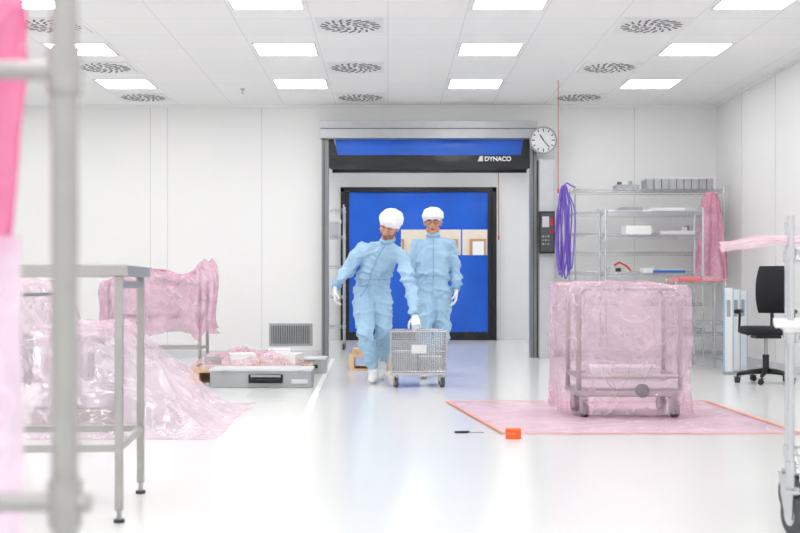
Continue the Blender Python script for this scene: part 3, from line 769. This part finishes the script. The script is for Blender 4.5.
m.box((2.62,14.15,1.106),(2.80,14.4,1.18),0); m.tube([(2.66,14.12,1.19),(2.72,14.12,1.23),(2.80,14.12,1.19),(2.86,14.12,1.13)],.012,1); m.box((2.68,14.11,1.12),(2.74,14.14,1.16),2); m.obj('hand_tool',[LGREY,RED,BLACK])
m=MB(); m.box((3.15,14.12,1.106),(3.5,14.4,1.135),0); m.box((3.2,14.14,1.136),(3.45,14.35,1.15),1); m.box((3.0,14.12,1.106),(3.12,14.3,1.16),1); m.obj('blue_tray',[BLUEP,WHITE],bevel=.004)
m=MB(); m.box((2.8,14.12,1.556),(3.1,14.4,1.66),0); m.box((3.2,14.12,1.556),(3.6,14.4,1.60),1); m.obj('parts_box',[WHITE,LGREY],bevel=.006)
m=MB(); m.box((2.75,14.12,1.836),(3.0,14.4,1.88),1); m.box((3.1,14.14,1.836),(3.5,14.4,1.87),0); m.obj('parts_box',[WHITE,GREY],bevel=.004)
# purple hose loops hanging
m=MB()
for k in range(9):
    xa=2.10+.020*k; y=14.98+.02*math.sin(k*2.1); zlo=1.04+.12*((k*37)%5)/5+(.10 if k in(0,8) else 0); w=.022+.012*(k%3)
    pts=[]
    for q in range(33):
        t=q/32*2*math.pi
        z=2.20-(2.20-zlo)*(1-math.cos(t))/2
        pts.append((2.20+(xa-2.18)*min(1,(2.2-z)*3+.15)+w*math.sin(t)+.010*math.sin(z*7+k),y+.025*math.sin(t+k)+.01*math.sin(z*9),z))
    m.tube(pts,.009,0,n=8)
m.tube([(2.18,14.98,2.19),(2.24,15.02,2.24),(2.35,15.1,2.19)],.010,0)
m.tube([(2.12,14.95,1.75),(2.20,14.90,1.73),(2.28,14.95,1.75),(2.20,15.02,1.76)],.010,0,closed=True)
m.obj('hanging_tubing_bundle',[PURPLE])
def bag(u,v):
    th=u*2*math.pi; w=.07+.13*(1-v)**.7; x=4.02+ w*math.cos(th)*(1+.12*math.sin(5*th+v*4)); y=14.95+.07*math.sin(th)+.02*math.sin(7*th)
    return V((x+.02*fb(V((th,v*5,0))),y,1.05+v*1.05))
m=MB(); m.grid(bag,60,50,0,closeu=True); m.ell((4.02,14.95,2.1),(.06,.05,.03),0); m.obj('hanging_pink_film',[film_mat('pink_film_hanging',(246,176,206),.6,.9)])
m=MB(); wire_rack(m,3.24,3.80,13.5,13.95,1.02,(1.0,.55,.15),pr=.0125)
m.box((3.23,13.48,1.003),(3.82,13.97,1.015),1)
m.obj('wire_side_table',[CHROME,REDP])
m=MB(); m.box((3.28,13.52,1.017),(3.52,13.9,1.05),0); m.box((3.54,13.52,1.017),(3.76,13.9,1.06),1); m.obj('pink_wrapped_parts',[REDP,FILMD],bevel=.005)
m=MB()
for k in range(3):
    x=3.62+k*.115; y=12.9+.13*k
    m.box((x,y,.03),(x+.085,y+.03,.93-.02*k),0); m.box((x-.008,y-.004,.03),(x,y+.034,.93-.02*k),1); m.box((x+.085,y-.004,.03),(x+.093,y+.034,.93-.02*k),1)
    m.box((x+.02,y-.006,.62),(x+.06,y,.80),2); m.box((x-.008,y-.03,.001),(x+.093,y+.06,.03),2)
m.obj('panel_stand',[WHITE,BOARDB,GREY],bevel=.002)

# ------------------------------------------------------------ office chair
m=MB(); cx,cy=3.70,11.75
for k in range(5):
    a=2*math.pi*k/5+.5; e=V((cx+.27*math.cos(a),cy+.27*math.sin(a),.085)); m.tube([(cx,cy,.12),(cx+.14*math.cos(a),cy+.14*math.sin(a),.11),e],[.032,.024,.018],0,n=10)
    caster(m,e.x,e.y,.027,.09,0,0,w=.045,ang=a)
m.cyl((cx,cy,.09),(cx,cy,.28),.032,0); m.cyl((cx,cy,.28),(cx,cy,.45),.018,1)
m.box((cx-.12,cy-.1,.44),(cx+.12,cy+.1,.475),0)
m.loft([(V((cx,cy,.475)),V((.20,0,0)),V((0,.20,0))),(V((cx,cy,.49)),V((.235,0,0)),V((0,.235,0))),(V((cx,cy,.535)),V((.24,0,0)),V((0,.24,0))),(V((cx,cy,.555)),V((.215,0,0)),V((0,.215,0)))],2,n=36,ex=3.6)
bd=V((.5,.86,0)).normalized(); bs=V((-bd.y,bd.x,0)); b0=V((cx,cy,0))+bd*.22
m.tube([V((cx,cy,.46))+bd*.1,V((cx,cy,.46))+bd*.24,b0+bd*.05+V((0,0,.62)),b0+bd*.03+V((0,0,.9))],.018,0)
rings=[]
for t in range(9):
    s=t/8; z=.68+.47*s; w=.15*(1-.25*(abs(s-.45)*1.6)**2.5); rings.append((b0+bd*(-.01-.05*math.sin(s*math.pi)+.05)+V((0,0,z)),bs*w,bd*(.028 if 0<t<8 else .012)))
m.loft(rings,2,n=30,ex=3)
for s in(-1,1):
    q=V((cx,cy,0))+bs*s*.26
    m.tube([q+V((0,0,.47))-bs*s*.1,q+V((0,0,.50)),q+bd*.03+V((0,0,.66)),q+V((0,0,.69))],.013,0)
    m.tube([q-bd*.12+V((0,0,.70)),q+bd*.10+V((0,0,.70))],.022,0)
m.obj('office_chair',[BLACK,STEEL,FABRIC])

# ------------------------------------------------------------ foreground right wire cart (turned)
px,py=1.545,4.60; Rz=M.Translation((px,py,0))@M.Rotation(math.radians(-17),4,'Z')@M.Translation((-px,-py,0))
m=MB()
for x in(px,px+.9):
    for y in(py,py+.5):
        m.cyl((x,y,.16),(x,y,1.22),.0125,0,n=14); caster(m,x,y,.075,.18,1,0,w=.034,ang=.45)
for z in(1.09,.77,.27):
    wire_shelf(m,px,px+.9,py,py+.5,z,.03,r=.0025,lip=.035)
    for x in(px,px+.9):
        for y in(py,py+.5): m.cyl((x,y,z-.04),(x,y,z+.008),.019,0,n=14)
m.xf(Rz); wc=m.obj('wire_shelf_trolley',[CHROME,RUBBER])
m=MB(); m.box((px-.03,py-.03,.774),(px+.8,py+.40,.80),0); m.box((px-.06,py-.05,.79),(px+.82,py+.42,.818),0); m.xf(Rz); m.obj('white_tray',[WHITE],bevel=.005,parent=wc)
def ov(u,v):
    x=px-.27+u*1.1; y=py+.04+v*.42; e=min(1,u*6)
    return V((x,y,1.122+.018*e+.012*fb(V((x*5,y*5,0)))+.012*crease(V((x*5,y*5,2)))-.004*(1-e)))
m=MB(); m.grid(ov,60,30,0); m.grid(lambda u,v: ov(u,v)-V((0,0,.018)),60,30,0)
m.box((px+.02,py+.06,1.094),(px+.7,py+.4,1.112),1); m.xf(Rz)
m.obj('film_covered_tray',[film_mat('pink_film_tray',(250,226,236),.5,.8),WHITE],parent=wc)

# ------------------------------------------------------------ foreground left rack + hanging film
m=MB()
for x in(-.404,-1.25):
    for y in(.85,1.5):
        m.cyl((x,y,.08),(x,y,1.95),.0165,0,n=24)
        caster(m,x,y,.05,.12,1,0)
for z in(1.90,1.22,.68,.2):
    m.cyl((-1.26,1.5,z),(-.372 if z==.68 else -.40,1.5,z),.0125,0,n=14)
    if z in(1.9,.2):
        m.cyl((-1.26,.85,z),(-.40,.85,z),.0125,0,n=14)
        for x in(-.404,-1.25): m.cyl((x,.85,z),(x,1.5,z),.0125,0,n=14)
for z in(1.22,.68): m.cyl((-.404,1.5,z-.03),(-.404,1.5,z+.03),.021,0,n=20)
fr=m.obj('steel_rack_trolley',[STEEL,RUBBER])
def fh2(u,v):
    x=-1.15+u*.645; z=.10+v*.92
    return V((x,1.68+.02*math.sin(x*45+2*z)+.02*fb(V((x*5,z*3,0))),z+.0))
m=MB(); m.grid(fh2,90,70,0); m.obj('film_lower',[FILMP],parent=fr)
def fm(u,v):
    th=u*2*math.pi; z=1.0+v*.86; r=.105+.015*math.sin(3*th+z*6)+.012*fb(V((math.cos(th)*2,math.sin(th)*2,z*5)))-.03*(1-v)**3
    return V((-.63+r*math.cos(th),1.70+r*math.sin(th),z))
m=MB(); m.grid(fm,60,60,0,closeu=True); m.obj('film_bundle',[FILMM],parent=fr)

# ------------------------------------------------------------ world, camera
w=bpy.data.worlds.new('world'); sc.world=w; w.use_nodes=True
bg=w.node_tree.nodes['Background']; bg.inputs[0].default_value=(0.985,0.99,1,1); bg.inputs[1].default_value=1.3
cam=bpy.data.cameras.new('camera'); co=bpy.data.objects.new('camera',cam); sc.collection.objects.link(co); sc.camera=co
co.location=(0,0,.95); co.rotation_euler=(math.pi/2,0,0)
cam.sensor_width=36; cam.lens=54; cam.shift_x=.015; cam.shift_y=.0244; cam.clip_start=.05
cam.dof.use_dof=True; cam.dof.focus_distance=11.6; cam.dof.aperture_fstop=3.8
